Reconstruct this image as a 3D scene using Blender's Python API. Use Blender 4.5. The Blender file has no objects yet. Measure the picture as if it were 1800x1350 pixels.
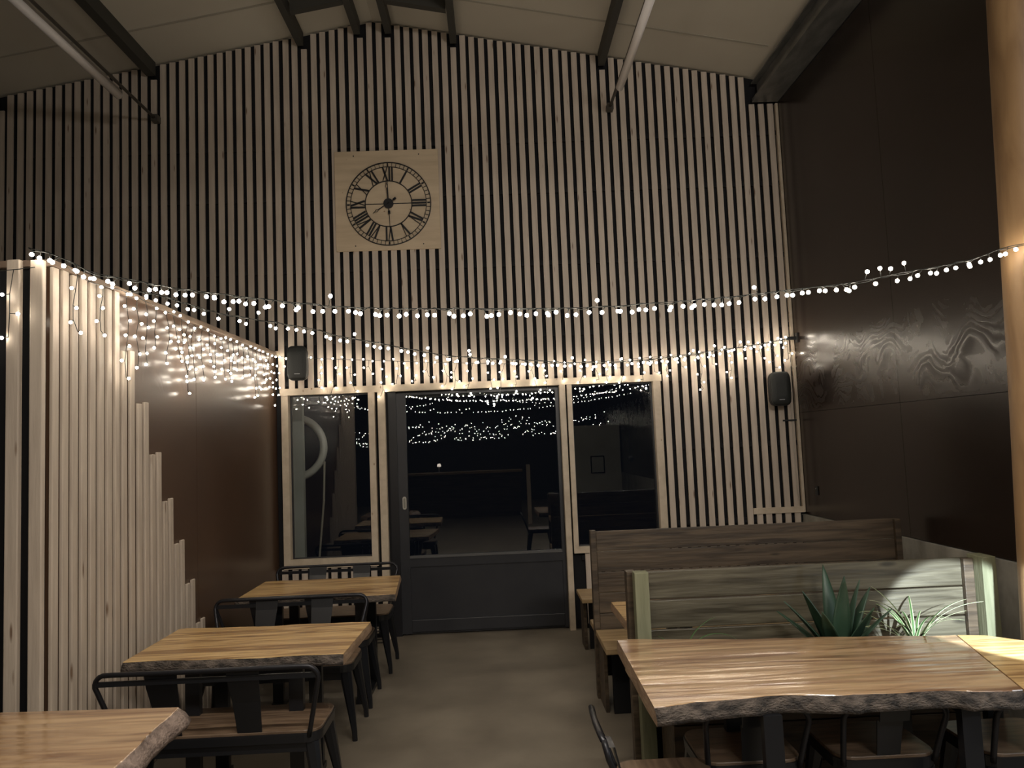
import bpy, bmesh, math, random
from mathutils import Vector, Matrix
random.seed(7)
S = bpy.context.scene
COL = S.collection
# ------------------------------------------------------------------ camera
EYE = 1.7313
Rm = Matrix(((0.9989806, 0.0392598, -0.0221), (-0.0205, -0.0768, -0.99682), (-0.0408, 0.99627, -0.0759)))
def cam_matrix():
    f = 1350.; vx, vy = 872., 779.; r = math.radians(2.25)
    dy = Vector(((vx-900)/f, -(vy-675)/f, -1)).normalized()
    u = Vector((-math.sin(r), math.cos(r), 0)); u = (u-u.dot(dy)*dy).normalized()
    x = dy.cross(u)
    return Matrix((x, dy, u)).to_4x4()
cd = bpy.data.cameras.new('camera'); cd.sensor_width = 36; cd.lens = 27.0; cd.clip_start = .05; cd.clip_end = 100
cam = bpy.data.objects.new('camera', cd); COL.objects.link(cam)
cam.matrix_world = Matrix.Translation((0, -7.2, EYE)) @ cam_matrix()
S.camera = cam
# ------------------------------------------------------------------ view, world, area lights
S.view_settings.view_transform = 'Standard'; S.view_settings.look = 'None'
S.view_settings.gamma = 1; S.view_settings.use_curve_mapping = False
S.view_settings.exposure = 0.0
BULB_E = 50.0
BULB_C = (1.0, .89, .73)
w = bpy.data.worlds.new('night'); S.world = w; w.use_nodes = True
w.node_tree.nodes['Background'].inputs[0].default_value = (.35, .45, .7, 1)
w.node_tree.nodes['Background'].inputs[1].default_value = .006
def lamp(name, kind, loc, target, power, color, **kw):
    l = bpy.data.lights.new(name, kind); l.energy = power; l.color = color
    for k, v in kw.items(): setattr(l, k, v)
    o = bpy.data.objects.new(name, l); COL.objects.link(o); o.location = loc
    o.rotation_euler = (Vector(target)-Vector(loc)).to_track_quat('-Z', 'Y').to_euler()
    return o
# added unseen fills (warm rear, warm overhead, cool side); cool spot on the planter bench
lamp('wall_fill', 'AREA', (1.9, -9.2, 4.2), (1.7, -1, 2.7), 44, (1, .93, .85), shape='RECTANGLE', size=1.6, size_y=.4, spread=math.radians(95))  # added fill from behind the camera for the upper back wall
lamp('table_fill', 'AREA', (.2, -5.7, 4.30), (.2, -5.2, 0), 70, (1, .90, .77), shape='RECTANGLE', size=3.2, size_y=.15, spread=math.radians(130))  # added overhead fill to brighten the table tops
lamp('spot_light', 'SPOT', (2.15, -4.95, 1.35), (2.36, -3.1, .60), 640, (.80, .92, 1), spot_size=math.radians(24.5), spot_blend=.2, shadow_soft_size=.02)
lamp('cool_side_fill', 'AREA', (2.735, -4.98, 1.1), (-2.0, -3.4, .3), 7, (.80, .92, 1), shape='RECTANGLE', size=.5, size_y=1.0)  # added cool source for the lower left slats

# ------------------------------------------------------------------ materials
def newmat(name):
    m = bpy.data.materials.new(name); m.use_nodes = True
    nt = m.node_tree; b = nt.nodes['Principled BSDF']
    return m, nt, b
def N(nt, t, **kw):
    n = nt.nodes.new(t)
    for k, v in kw.items():
        if k.startswith('i_'): n.inputs[k[2:].replace('_', ' ')].default_value = v
        else: setattr(n, k, v)
    return n
def plain(name, col, rough=.6, metal=0, spec=.5, coat=0):
    m, nt, b = newmat(name)
    b.inputs['Base Color'].default_value = (*col, 1); b.inputs['Roughness'].default_value = rough
    b.inputs['Metallic'].default_value = metal; b.inputs['Specular IOR Level'].default_value = spec
    b.inputs['Coat Weight'].default_value = coat
    return m
def noisy(name, c1, c2, scale=(1, 1, 1), nscale=5, detail=6, rough=(.5, .7), bump=.0, bscale=None, metal=0,
          coat=0, coat_rough=.1, lo=.35, hi=.65, knots=None, spec=.5, distort=0, mid=None, bdist=.01):
    m, nt, b = newmat(name); L = nt.links.new
    tc = N(nt, 'ShaderNodeTexCoord'); mp = N(nt, 'ShaderNodeMapping'); mp.inputs['Scale'].default_value = scale
    L(tc.outputs['Object'], mp.inputs['Vector'])
    # every object gets its own stretch of the pattern
    oi = N(nt, 'ShaderNodeObjectInfo'); mul = N(nt, 'ShaderNodeMath', operation='MULTIPLY'); mul.inputs[1].default_value = 37.0
    L(oi.outputs['Random'], mul.inputs[0]); cmb = N(nt, 'ShaderNodeCombineXYZ')
    for k in range(3): L(mul.outputs[0], cmb.inputs[k])
    add = N(nt, 'ShaderNodeVectorMath', operation='ADD'); L(mp.outputs[0], add.inputs[0]); L(cmb.outputs[0], add.inputs[1])
    nz = N(nt, 'ShaderNodeTexNoise'); nz.inputs['Scale'].default_value = nscale; nz.inputs['Detail'].default_value = detail
    nz.inputs['Distortion'].default_value = distort
    L(add.outputs[0], nz.inputs['Vector'])
    cr = N(nt, 'ShaderNodeValToRGB'); cr.color_ramp.elements[0].position = lo; cr.color_ramp.elements[1].position = hi
    cr.color_ramp.elements[0].color = (*c1, 1); cr.color_ramp.elements[1].color = (*c2, 1)
    if mid:
        e = cr.color_ramp.elements.new((lo+hi)/2); e.color = (*mid, 1)
    L(nz.outputs['Fac'], cr.inputs[0]); out = cr.outputs[0]
    if knots:
        kmp = N(nt, 'ShaderNodeMapping'); kmp.inputs['Scale'].default_value = knots[1]; L(tc.outputs['Object'], kmp.inputs['Vector'])
        vo = N(nt, 'ShaderNodeTexVoronoi'); vo.inputs['Scale'].default_value = knots[0]; L(kmp.outputs[0], vo.inputs['Vector'])
        kr = N(nt, 'ShaderNodeValToRGB'); kr.color_ramp.elements[0].position = knots[2]*.4; kr.color_ramp.elements[1].position = knots[2]
        kr.color_ramp.elements[0].color = (1, 1, 1, 1); kr.color_ramp.elements[1].color = (0, 0, 0, 1)
        L(vo.outputs['Distance'], kr.inputs[0])
        mx = N(nt, 'ShaderNodeMix', data_type='RGBA'); mx.inputs['B'].default_value = (*knots[3], 1)
        L(kr.outputs[0], mx.inputs['Factor']); L(out, mx.inputs['A']); out = mx.outputs['Result']
    L(out, b.inputs['Base Color'])
    mr = N(nt, 'ShaderNodeMapRange'); mr.inputs['To Min'].default_value = rough[0]; mr.inputs['To Max'].default_value = rough[1]
    L(nz.outputs['Fac'], mr.inputs['Value']); L(mr.outputs[0], b.inputs['Roughness'])
    b.inputs['Metallic'].default_value = metal; b.inputs['Coat Weight'].default_value = coat
    b.inputs['Coat Roughness'].default_value = coat_rough; b.inputs['Specular IOR Level'].default_value = spec
    if bump:
        n2 = N(nt, 'ShaderNodeTexNoise'); n2.inputs['Scale'].default_value = bscale or nscale*2; n2.inputs['Detail'].default_value = 3
        L(add.outputs[0], n2.inputs['Vector'])
        bp = N(nt, 'ShaderNodeBump'); bp.inputs['Strength'].default_value = bump; bp.inputs['Distance'].default_value = bdist
        L(n2.outputs['Fac'], bp.inputs['Height']); L(bp.outputs[0], b.inputs['Normal'])
        if coat: L(bp.outputs[0], b.inputs['Coat Normal'])
    return m
M = {}
M['slat'] = noisy('whitewashed_pine', (.50, .420, .345), (.60, .510, .42), (9, 9, .8), 3, 5, (.45, .6), .15, 10,
                  knots=(1.0, (13, 13, 2.2), .11, (.20, .13, .085)))
M['frame_wood'] = noisy('pale_planed_pine', (.52, .43, .32), (.62, .52, .40), (4, 4, 4), 3, 5, (.4, .55), .1, 10,
                        knots=(1.0, (8, 8, 5), .08, (.25, .16, .09)))
M['void'] = plain('black_membrane', (.006, .006, .008), .9)
M['backing'] = plain('brown_backing_board', (.10, .075, .055), .7)
M['clock_board'] = noisy('pine_clock_board', (.56, .44, .30), (.66, .53, .37), (.8, 5, 6), 3, 5, (.5, .6), 0,
                         knots=(1.0, (7, 7, 9), .075, (.28, .17, .09)))
M['black_iron'] = plain('black_iron', (.008, .008, .010), .45)
M['black_metal'] = plain('black_painted_steel', (.010, .011, .014), .32, 0, .5)
M['rail_metal'] = plain('dark_gunmetal_tube', (.03, .03, .035), .35, .6)
M['seat'] = noisy('brown_elm_seat', (.10, .065, .042), (.19, .13, .085), (2, 14, 8), 3, 6, (.35, .5), .1, 8)
M['purlin'] = plain('grey_steel_purlin', (.055, .053, .045), .6, .2)
M['galv'] = noisy('galvanised_steel', (.14, .14, .135), (.22, .22, .21), (3, 1, 3), 5, 4, (.35, .5), metal=.6)
M['door'] = noisy('anthracite_door', (.019, .020, .025), (.025, .026, .031), (1, 1, 1), 4, 3, (.35, .45))
M['door_frame_black'] = plain('black_door_reveal', (.008, .008, .011), .4)
M['satin'] = plain('satin_steel', (.55, .54, .50), .35, .9)
M['plastic'] = plain('black_plastic', (.012, .013, .013), .5)
M['grille'] = noisy('speaker_grille', (.014, .016, .015), (.022, .024, .022), (1, 1, 1), 240, 2, (.5, .6), .3, 300)
M['badge'] = plain('grey_badge', (.3, .3, .3), .4, .5)
M['wire'] = plain('black_cable', (.01, .012, .01), .5)
M['white_cable'] = plain('clear_white_cable', (.5, .45, .38), .3)
M['tube_glass'] = plain('unlit_fluorescent_tube', (.85, .80, .77), .3)
M['batten'] = plain('grey_batten', (.30, .27, .24), .5)
M['conduit'] = plain('grey_conduit', (.085, .078, .065), .5, .3)
M['terracotta'] = plain('brown_planter_pot', (.12, .05, .03), .8)
M['soil'] = plain('soil', (.02, .013, .008), .95)
M['agave'] = noisy('dusky_green_leaf', (.018, .045, .028), (.035, .075, .045), (2, 2, 1), 4, 3, (.4, .5))
M['leaf'] = plain('green_leaf', (.05, .11, .035), .45)
M['leaf_edge'] = plain('cream_leaf_margin', (.42, .45, .28), .5)
M['treated'] = noisy('green_treated_post', (.15, .155, .09), (.23, .23, .145), (8, 8, 1), 3, 5, (.6, .75), .2, 10,
                     knots=(1.0, (9, 9, 3), .1, (.06, .05, .02)))
M['bench_board'] = noisy('weathered_bench_board', (.036, .025, .016), (.105, .075, .047), (.7, 9, 9), 3, 7, (.45, .65), .25, 8, distort=.6,
                         knots=(1.0, (2.6, 8, 9), .13, (.03, .02, .012)))
M['planter_board'] = noisy('green_grey_board', (.042, .035, .021), (.118, .104, .070), (.7, 9, 9), 3, 7, (.35, .55), .25, 8, distort=.6,
                           knots=(1.0, (2.4, 7, 8), .15, (.035, .03, .02)))
M['bench_seat'] = noisy('honey_bench_top', (.30, .20, .10), (.46, .33, .18), (1, 8, 8), 3, 6, (.35, .5), .1, 8)
M['table'] = noisy('oiled_elm_top', (.27, .145, .055), (.70, .48, .22), (.8, 9, 4), 1.8, 5, (.3, .42), .22, 5, coat=.35, coat_rough=.16,
                   lo=.36, hi=.66, mid=(.54, .345, .145), distort=1.5, bdist=.006)
M['table_pink'] = noisy('lacquered_elm_top', (.25, .13, .065), (.62, .42, .235), (.7, 6.5, 4), 1.7, 5, (.25, .38), .75, 1.3, coat=1.0, coat_rough=.13,
                        lo=.36, hi=.66, mid=(.48, .305, .165), distort=1.6, bdist=.016)
M['table_pink'].node_tree.nodes['Principled BSDF'].inputs['Coat IOR'].default_value = 2.0
M['bark'] = noisy('dark_bark_edge', (.022, .018, .016), (.15, .12, .10), (6, 6, 14), 3, 6, (.6, .85), .8, 12, bdist=.02)
M['sawn'] = noisy('sawn_table_end', (.25, .16, .10), (.42, .29, .19), (10, 3, 10), 3, 6, (.5, .7), .3, 10)
M['bark_pink'] = noisy('grey_pink_live_edge', (.13, .095, .08), (.33, .25, .21), (5, 5, 9), 3, 6, (.5, .7), .6, 12, bdist=.015)
M['trunk'] = noisy('peeled_trunk', (.20, .115, .052), (.31, .19, .09), (4, 4, .8), 2.5, 6, (.45, .6), .15, 5, distort=.5,
                   knots=(1.0, (7, 7, 4), .09, (.22, .11, .04)))
M['concrete'] = noisy('floor_concrete', (.125, .104, .078), (.225, .195, .152), (1, 1, 1), 2.0, 9, (.45, .7), .08, 30, lo=.3, hi=.72)
M['low_wall'] = noisy('rendered_low_wall', (.15, .145, .125), (.36, .345, .30), (1, 1.6, 1.1), 3.2, 7, (.6, .8), .15, 20, lo=.3, hi=.7)
M['block'] = noisy('painted_blockwork', (.60, .60, .52), (.72, .72, .64), (1, 1, 1), 3, 5, (.6, .8))
M['ceiling'] = noisy('insulated_roof_sheet', (.50, .46, .38), (.56, .52, .43), (.4, .4, .4), 2, 4, (.6, .75))
M['dark_wall'] = plain('dark_far_wall', (.06, .055, .05), .8)

def film_ply(name, c1, c2, rough, band, bumpk):
    """dark film-faced plywood; inside the height band the film carries arcs of dried wipe marks"""
    m, nt, b = newmat(name); L = nt.links.new
    tc = N(nt, 'ShaderNodeTexCoord')
    nz = N(nt, 'ShaderNodeTexNoise'); nz.inputs['Scale'].default_value = 1.3; nz.inputs['Detail'].default_value = 6
    L(tc.outputs['Object'], nz.inputs['Vector'])
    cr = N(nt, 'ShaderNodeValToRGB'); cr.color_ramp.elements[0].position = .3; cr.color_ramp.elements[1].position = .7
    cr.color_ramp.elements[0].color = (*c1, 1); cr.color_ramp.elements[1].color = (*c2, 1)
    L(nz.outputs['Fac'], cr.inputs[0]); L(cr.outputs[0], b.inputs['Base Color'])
    b.inputs['Specular IOR Level'].default_value = .6
    vo = N(nt, 'ShaderNodeTexNoise'); vo.inputs['Scale'].default_value = 2.2; vo.inputs['Detail'].default_value = 1
    L(tc.outputs['Object'], vo.inputs['Vector'])
    sc = N(nt, 'ShaderNodeVectorMath', operation='SCALE'); sc.inputs['Scale'].default_value = .9
    L(vo.outputs['Color'], sc.inputs[0]); ad = N(nt, 'ShaderNodeVectorMath', operation='ADD')
    L(tc.outputs['Object'], ad.inputs[0]); L(sc.outputs[0], ad.inputs[1])
    wv = N(nt, 'ShaderNodeTexWave', wave_type='BANDS', bands_direction='Z'); wv.inputs['Scale'].default_value = 4.2
    wv.inputs['Distortion'].default_value = 6; wv.inputs['Detail'].default_value = 6; wv.inputs['Detail Scale'].default_value = 2.0
    L(ad.outputs[0], wv.inputs['Vector'])
    sx = N(nt, 'ShaderNodeSeparateXYZ'); L(tc.outputs['Object'], sx.inputs[0])
    m1 = N(nt, 'ShaderNodeMapRange', interpolation_type='SMOOTHSTEP'); m1.inputs['From Min'].default_value = band[0]; m1.inputs['From Max'].default_value = band[0]+.1
    m2 = N(nt, 'ShaderNodeMapRange', interpolation_type='SMOOTHSTEP'); m2.inputs['From Min'].default_value = band[1]; m2.inputs['From Max'].default_value = band[1]-.35
    L(sx.outputs['Z'], m1.inputs['Value']); L(sx.outputs['Z'], m2.inputs['Value'])
    mm = N(nt, 'ShaderNodeMath', operation='MULTIPLY'); L(m1.outputs[0], mm.inputs[0]); L(m2.outputs[0], mm.inputs[1])
    mk = N(nt, 'ShaderNodeMath', operation='MULTIPLY'); L(mm.outputs[0], mk.inputs[0])
    pn = N(nt, 'ShaderNodeTexNoise'); pn.inputs['Scale'].default_value = 3.2; pn.inputs['Detail'].default_value = 4; L(tc.outputs['Object'], pn.inputs['Vector'])
    pr = N(nt, 'ShaderNodeMapRange', interpolation_type='SMOOTHSTEP'); pr.inputs['From Min'].default_value = .40; pr.inputs['From Max'].default_value = .60; L(pn.outputs['Fac'], pr.inputs['Value'])
    pm = N(nt, 'ShaderNodeMath', operation='MULTIPLY'); L(pr.outputs[0], pm.inputs[0]); L(wv.outputs['Fac'], pm.inputs[1]); L(pm.outputs[0], mk.inputs[1])
    mr = N(nt, 'ShaderNodeMapRange'); mr.inputs['To Min'].default_value = rough[0]; mr.inputs['To Max'].default_value = rough[1]
    L(mk.outputs[0], mr.inputs['Value']); L(mr.outputs[0], b.inputs['Roughness'])
    mb2 = N(nt, 'ShaderNodeMath', operation='MULTIPLY'); L(mk.outputs[0], mb2.inputs[0]); mb2.inputs[1].default_value = 1
    bp = N(nt, 'ShaderNodeBump'); bp.inputs['Strength'].default_value = bumpk; bp.inputs['Distance'].default_value = .004
    L(mb2.outputs[0], bp.inputs['Height']); L(bp.outputs[0], b.inputs['Normal'])
    return m
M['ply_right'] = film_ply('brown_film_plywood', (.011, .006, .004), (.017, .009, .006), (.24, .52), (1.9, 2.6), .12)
M['ply_left'] = film_ply('brown_film_plywood_left', (.070, .038, .022), (.095, .053, .031), (.30, .40), (2.1, 2.4), .1)

m, nt, b = newmat('bulb_glow'); nt.nodes.remove(b)
em = N(nt, 'ShaderNodeEmission'); em.inputs[0].default_value = (*BULB_C, 1); em.inputs[1].default_value = BULB_E
nt.links.new(em.outputs[0], nt.nodes['Material Output'].inputs[0]); M['bulb'] = m
m, nt, b = newmat('cool_panel_glow'); nt.nodes.remove(b)
em = N(nt, 'ShaderNodeEmission'); em.inputs[0].default_value = (.6, .8, 1, 1); em.inputs[1].default_value = .5
nt.links.new(em.outputs[0], nt.nodes['Material Output'].inputs[0]); M['cool'] = m
m, nt, b = newmat('lamp_shade_glow'); nt.nodes.remove(b)
em = N(nt, 'ShaderNodeEmission'); em.inputs[0].default_value = (1, .85, .7, 1); em.inputs[1].default_value = 5
nt.links.new(em.outputs[0], nt.nodes['Material Output'].inputs[0]); M['lampglow'] = m
m, nt, b = newmat('window_glass'); nt.nodes.remove(b)
fr = N(nt, 'ShaderNodeFresnel'); fr.inputs[0].default_value = 1.5
mu = N(nt, 'ShaderNodeMath', operation='MULTIPLY'); mu.inputs[1].default_value = 2.0
tr = N(nt, 'ShaderNodeBsdfTransparent'); tr.inputs[0].default_value = (.88, .9, .9, 1)
gl = N(nt, 'ShaderNodeBsdfGlossy'); gl.inputs['Roughness'].default_value = .004
mx = N(nt, 'ShaderNodeMixShader'); L = nt.links.new
L(fr.outputs[0], mu.inputs[0]); L(mu.outputs[0], mx.inputs[0]); L(tr.outputs[0], mx.inputs[1]); L(gl.outputs[0], mx.inputs[2])
L(mx.outputs[0], nt.nodes['Material Output'].inputs[0]); M['glass'] = m

# ------------------------------------------------------------------ mesh helpers
class MB:
    def __init__(s): s.bm = bmesh.new()
    def box(s, a, b_, mi=0, rot=None, bev=0):
        x0, y0, z0 = a; x1, y1, z1 = b_
        c = Vector(((x0+x1)/2, (y0+y1)/2, (z0+z1)/2))
        r = bmesh.ops.create_cube(s.bm, size=1)['verts']
        for v in r:
            v.co = Vector((v.co.x*abs(x1-x0), v.co.y*abs(y1-y0), v.co.z*abs(z1-z0)))
            if rot: v.co = rot @ v.co
            v.co += c
        fs = set(f for v in r for f in v.link_faces)
        for f in fs: f.material_index = mi
        if bev:
            es = list(set(e for v in r for e in v.link_edges))
            bmesh.ops.bevel(s.bm, geom=es, offset=bev, segments=2, affect='EDGES', profile=.5)
        return s
    def prism(s, pts, depth_vec, mi=0):
        d = Vector(depth_vec)
        a = [s.bm.verts.new(Vector(p)) for p in pts]; c = [s.bm.verts.new(Vector(p)+d) for p in pts]
        n = len(pts); fs = [s.bm.faces.new(a), s.bm.faces.new(c[::-1])]
        for i in range(n): fs.append(s.bm.faces.new((a[i], c[i], c[(i+1) % n], a[(i+1) % n])))
        for f in fs: f.material_index = mi
        return s
    def tube(s, pts, r, seg=8, mi=0, closed=False, smooth=True):
        P = [Vector(p) for p in pts]; n = len(P)
        rs = r if isinstance(r, (list, tuple)) else [r]*n
        up = None; rings = []
        for i, p in enumerate(P):
            if closed: t = (P[(i+1) % n]-P[i-1])
            else: t = (P[min(i+1, n-1)]-P[max(i-1, 0)])
            t = t.normalized() if t.length > 1e-9 else Vector((0, 0, 1))
            if up is None:
                up = Vector((0, 0, 1)) if abs(t.z) < .9 else Vector((1, 0, 0))
            u = (up-up.dot(t)*t)
            u = u.normalized() if u.length > 1e-6 else t.orthogonal().normalized()
            v = t.cross(u); up = u
            rings.append([s.bm.verts.new(p+(u*math.cos(a)+v*math.sin(a))*rs[i]) for a in [2*math.pi*k/seg for k in range(seg)]])
        m_ = n if closed else n-1
        for i in range(m_):
            A, B = rings[i], rings[(i+1) % n]
            for k in range(seg):
                f = s.bm.faces.new((A[k], A[(k+1) % seg], B[(k+1) % seg], B[k])); f.smooth = smooth; f.material_index = mi
        if not closed:
            s.bm.faces.new(rings[0][::-1]).material_index = mi; s.bm.faces.new(rings[-1]).material_index = mi
        return s
    def cyl(s, a, b_, r, seg=24, mi=0): return s.tube([a, b_], r, seg, mi)
    def loft(s, rings, mi=0, smooth=False, cap=True):
        R = [[s.bm.verts.new(Vector(p)) for p in r] for r in rings]; n = len(R[0])
        for A, B in zip(R, R[1:]):
            for k in range(n):
                f = s.bm.faces.new((A[k], A[(k+1) % n], B[(k+1) % n], B[k])); f.smooth = smooth; f.material_index = mi
        if cap:
            s.bm.faces.new(R[0][::-1]).material_index = mi; s.bm.faces.new(R[-1]).material_index = mi
        return s
    def build(s, name, mats, parent=None, loc=None):
        bmesh.ops.recalc_face_normals(s.bm, faces=s.bm.faces)
        me = bpy.data.meshes.new(name); s.bm.to_mesh(me); s.bm.free()
        if not isinstance(mats, (list, tuple)): mats = [mats]
        for m_ in mats: me.materials.append(m_)
        o = bpy.data.objects.new(name, me); COL.objects.link(o)
        if parent: o.parent = parent
        if loc: o.location = loc
        return o
def tag(o, label=None, cat=None, group=None, kind=None):
    if label: o['label'] = label
    if cat: o['category'] = cat
    if group: o['group'] = group
    if kind: o['kind'] = kind
    return o
def thing(name, label, cat, loc=(0, 0, 0), rz=0, group=None):
    o = bpy.data.objects.new(name, None); COL.objects.link(o); o.location = loc; o.rotation_euler = (0, 0, rz)
    o.empty_display_size = .1
    return tag(o, label, cat, group)
def copy_tree(o, parent=None):
    c = o.copy(); COL.objects.link(c); c.parent = parent
    for ch in list(o.children): copy_tree(ch, c)
    return c
def dup(root, loc, rz, label):
    c = copy_tree(root); c.location = loc; c.rotation_euler = (0, 0, rz); c['label'] = label
    return c
def struct(mb, name, mats, parent=None):
    o = mb.build(name, mats, parent)
    if parent is None: o['kind'] = 'structure'
    return o

# ------------------------------------------------------------------ setting
RX, RZ, SL_L, SL_R = -1.04, 5.863, .1815, .187     # roof ridge and slopes
def roof(x): return RZ-(SL_L*(RX-x) if x < RX else SL_R*(x-RX))
WX = 2.856; LX = -2.03; XL = -6.4; YB = -16.0; BOXY = -3.72; BOXZ = 2.66
struct(MB().box((XL, YB, -.12), (WX+.2, 3.0, 0)), 'floor', M['concrete'])
cm = MB()
for (xa, xb) in ((XL, RX), (RX, WX+.2)):
    cm.prism([(xa, YB, roof(xa)), (xb, YB, roof(xb)), (xb, YB, roof(xb)+.12), (xa, YB, roof(xa)+.12)], (0, .6-YB, 0))
ceil = struct(cm, 'ceiling', M['ceiling'])
sm = MB()
for y in (-.62, -1.66, -2.7, -3.74, -4.78, -5.82):        # lap seams of the roof sheets
    for (xa, xb) in ((XL, RX), (RX, 2.58)):
        sm.prism([(xa, y, roof(xa)), (xb, y, roof(xb)), (xb, y, roof(xb)-.004), (xa, y, roof(xa)-.004)], (0, .025, 0))
sm.build('sheet_seam', plain('seam_grey', (.36, .33, .27), .7), ceil)

# back wall: black membrane with openings, slats in front
OPEN = [(-1.935, -1.16, .71, 2.25), (-1.0, .62, 0, 2.25), (.70, 1.52, .74, 2.25)]   # left window, door, right window
wb = MB()
def wallbox(x0, x1, z0, z1): wb.box((x0, .012, z0), (x1, .16, z1))
xs = [XL, -1.935, -1.16, -1.0, .62, .70, 1.52, WX+.2]
wallbox(XL, -1.935, 0, 4.7)
wallbox(-1.935, -1.16, 0, .71); wallbox(-1.16, -1.0, 0, 2.25); wallbox(.62, .70, 0, 2.25); wallbox(.70, 1.52, 0, .74)
wallbox(1.52, WX+.2, 0, 4.7); wallbox(-1.935, 1.52, 2.25, 4.7)
wb.prism([(XL, .012, 4.7), (WX+.2, .012, 4.7), (WX+.2, .012, roof(WX+.2)), (RX, .012, RZ), (XL, .012, roof(XL))], (0, .148, 0))
wall_back = struct(wb, 'wall_back', M['void'])
PURL = [(-4.62, 1), (-3.15, 1), (-1.73, 1), (-1.185, 1), (-.885, -1), (-.262, -1), (1.161, -1)]
PD = .125
sl = MB(); PITCH = .0897; PH = -1.728; SW = .0545
x = PH-52*PITCH
while x < 2.80:
    xa, xb = x, x+SW; xc = (xa+xb)/2; top = roof(xc)-.02
    for (px, s_) in PURL:
        if abs(xc-px) < .05: top = roof(xc)-PD-.03
    if xc > 2.57: top = 4.905
    jz = random.uniform(-.003, .003)
    segs = []
    if xc < -2.0: segs = [(2.675, top)]
    elif xc < -1.10: segs = [(.05, .655), (2.312, top)]
    elif xc < .66: segs = [(2.312, top)]
    elif xc < 1.565 and xc > .735: segs = [(.05, .685), (2.312, top)]
    elif xc <= .735: segs = [(2.312, top)]
    else: segs = [(.05, top)]
    for z0, z1 in segs:
        sl.box((xa+jz, -.032, z0), (xb+jz, -.016, z1))
    x += PITCH
sl.build('slat_cladding', M['slat'], wall_back)
bt = MB()                                  # black battens the slats are fixed to
for (x0, x1, zs) in ((XL, WX-.01, (2.72, 3.4, 4.1, 4.6)), (1.58, WX-.01, (.2, .9, 1.6, 2.25)), (-1.97, -1.12, (.1, .6)), (.75, 1.56, (.1, .62)), (-1.97, 1.58, (2.34,))):
    for z_ in zs: bt.box((x0, -.0155, z_), (x1, .0115, z_+.045))
bt.build('fixing_batten', M['void'], wall_back)
tb = MB()
tb.box((2.367, -.045, .975), (2.85, -.0325, 1.03))
tb.box((-3.0, -.045, 2.62), (-1.985, .01, 2.67))
tb.build('rail_board', M['frame_wood'], wall_back)
struct(MB().box((2.828, -.05, .98), (2.852, -.001, 4.9)), 'trim_1', M['frame_wood'])

# windows and door frame
def frame(name, x0, x1, z0, z1, wl, wr, wb_, wt, extra=None):
    f = MB(); y0, y1 = -.05, .10
    f.box((x0, y0, z0), (x0+wl, y1, z1)).box((x1-wr, y0, z0), (x1, y1, z1))
    f.box((x0+wl, y0, z0), (x1-wr, y1, z0+wb_))
    o = struct(f, name, M['frame_wood'])
    gb = MB().box((x0+wl+.002, .045, z0+wb_+.002), (x1-wr-.002, .051, z1-.002))
    gb.build('window_glass', M['glass'], o)
    bd = MB(); g = .012
    a0, a1, b0, b1 = x0+wl, x1-wr, z0+wb_, z1
    bd.box((a0, .03, b0), (a0+g, .044, b1)).box((a1-g, .03, b0), (a1, .044, b1)).box((a0+g, .03, b0), (a1-g, .044, b0+g)).box((a0+g, .03, b1-g), (a1-g, .044, b1))
    bd.build('glazing_bead', M['door'], o)
    return o
frame('window_1', -1.975, -1.115, .66, 2.25, .062, .058, .08, 0)
frame('window_2', .680, 1.562, .69, 2.25, .045, .068, .055, 0)
struct(MB().box((-1.985, -.055, 2.25), (1.572, .10, 2.312)), 'trim_2', M['frame_wood'])
struct(MB().box((-1.085, -.055, 0), (-1.02, .10, 2.25)), 'trim_3', M['frame_wood'])
struct(MB().box((.612, -.055, 0), (.664, .10, 2.25)), 'trim_4', M['frame_wood'])
struct(MB().box((-1.02, .02, 0), (-.925, .11, 2.25)).box((-.925, .085, 2.19), (.612, .11, 2.25)), 'trim_5', M['door_frame_black'])
# sliding door
d = MB()
d.box((-.925, .03, .015), (-.838, .08, 2.235)).box((.575, .03, .015), (.611, .08, 2.235))
d.box((-.838, .03, 2.215), (.575, .08, 2.235)).box((-.838, .03, .62), (.575, .08, .71)).box((-.838, .045, .015), (.575, .075, .62))
d.box((-.838, .026, .03), (.575, .05, .14), bev=.004)
door = struct(d, 'door_1', M['door'])
MB().box((-.839, .05, .711), (.576, .056, 2.214)).build('door_glass', M['glass'], door)
MB().box((-.838, .02, .700), (.575, .045, .722)).build('glazing_ledge', plain('dark_grey_ledge', (.10, .10, .10), .4), door)
h = MB()
def stadium(cx, cz, w_, h_, y, n=10):
    r = w_/2; pts = []
    for k in range(n+1): a = math.pi*k/n; pts.append((cx+r*math.cos(a), y, cz+h_/2-r+r*math.sin(a)))
    for k in range(n+1): a = math.pi+math.pi*k/n; pts.append((cx+r*math.cos(a), y, cz-h_/2+r+r*math.sin(a)))
    return pts
h.prism(stadium(-.872, 1.21, .036, .12, .022), (0, .012, 0))
hd = h.build('recessed_handle', M['satin'], door)
hh = MB().prism(stadium(-.872, 1.21, .018, .09, .0195), (0, .004, 0)); hh.build('handle_recess', plain('shadowed_pull', (.25, .24, .2), .5), hd)

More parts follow.
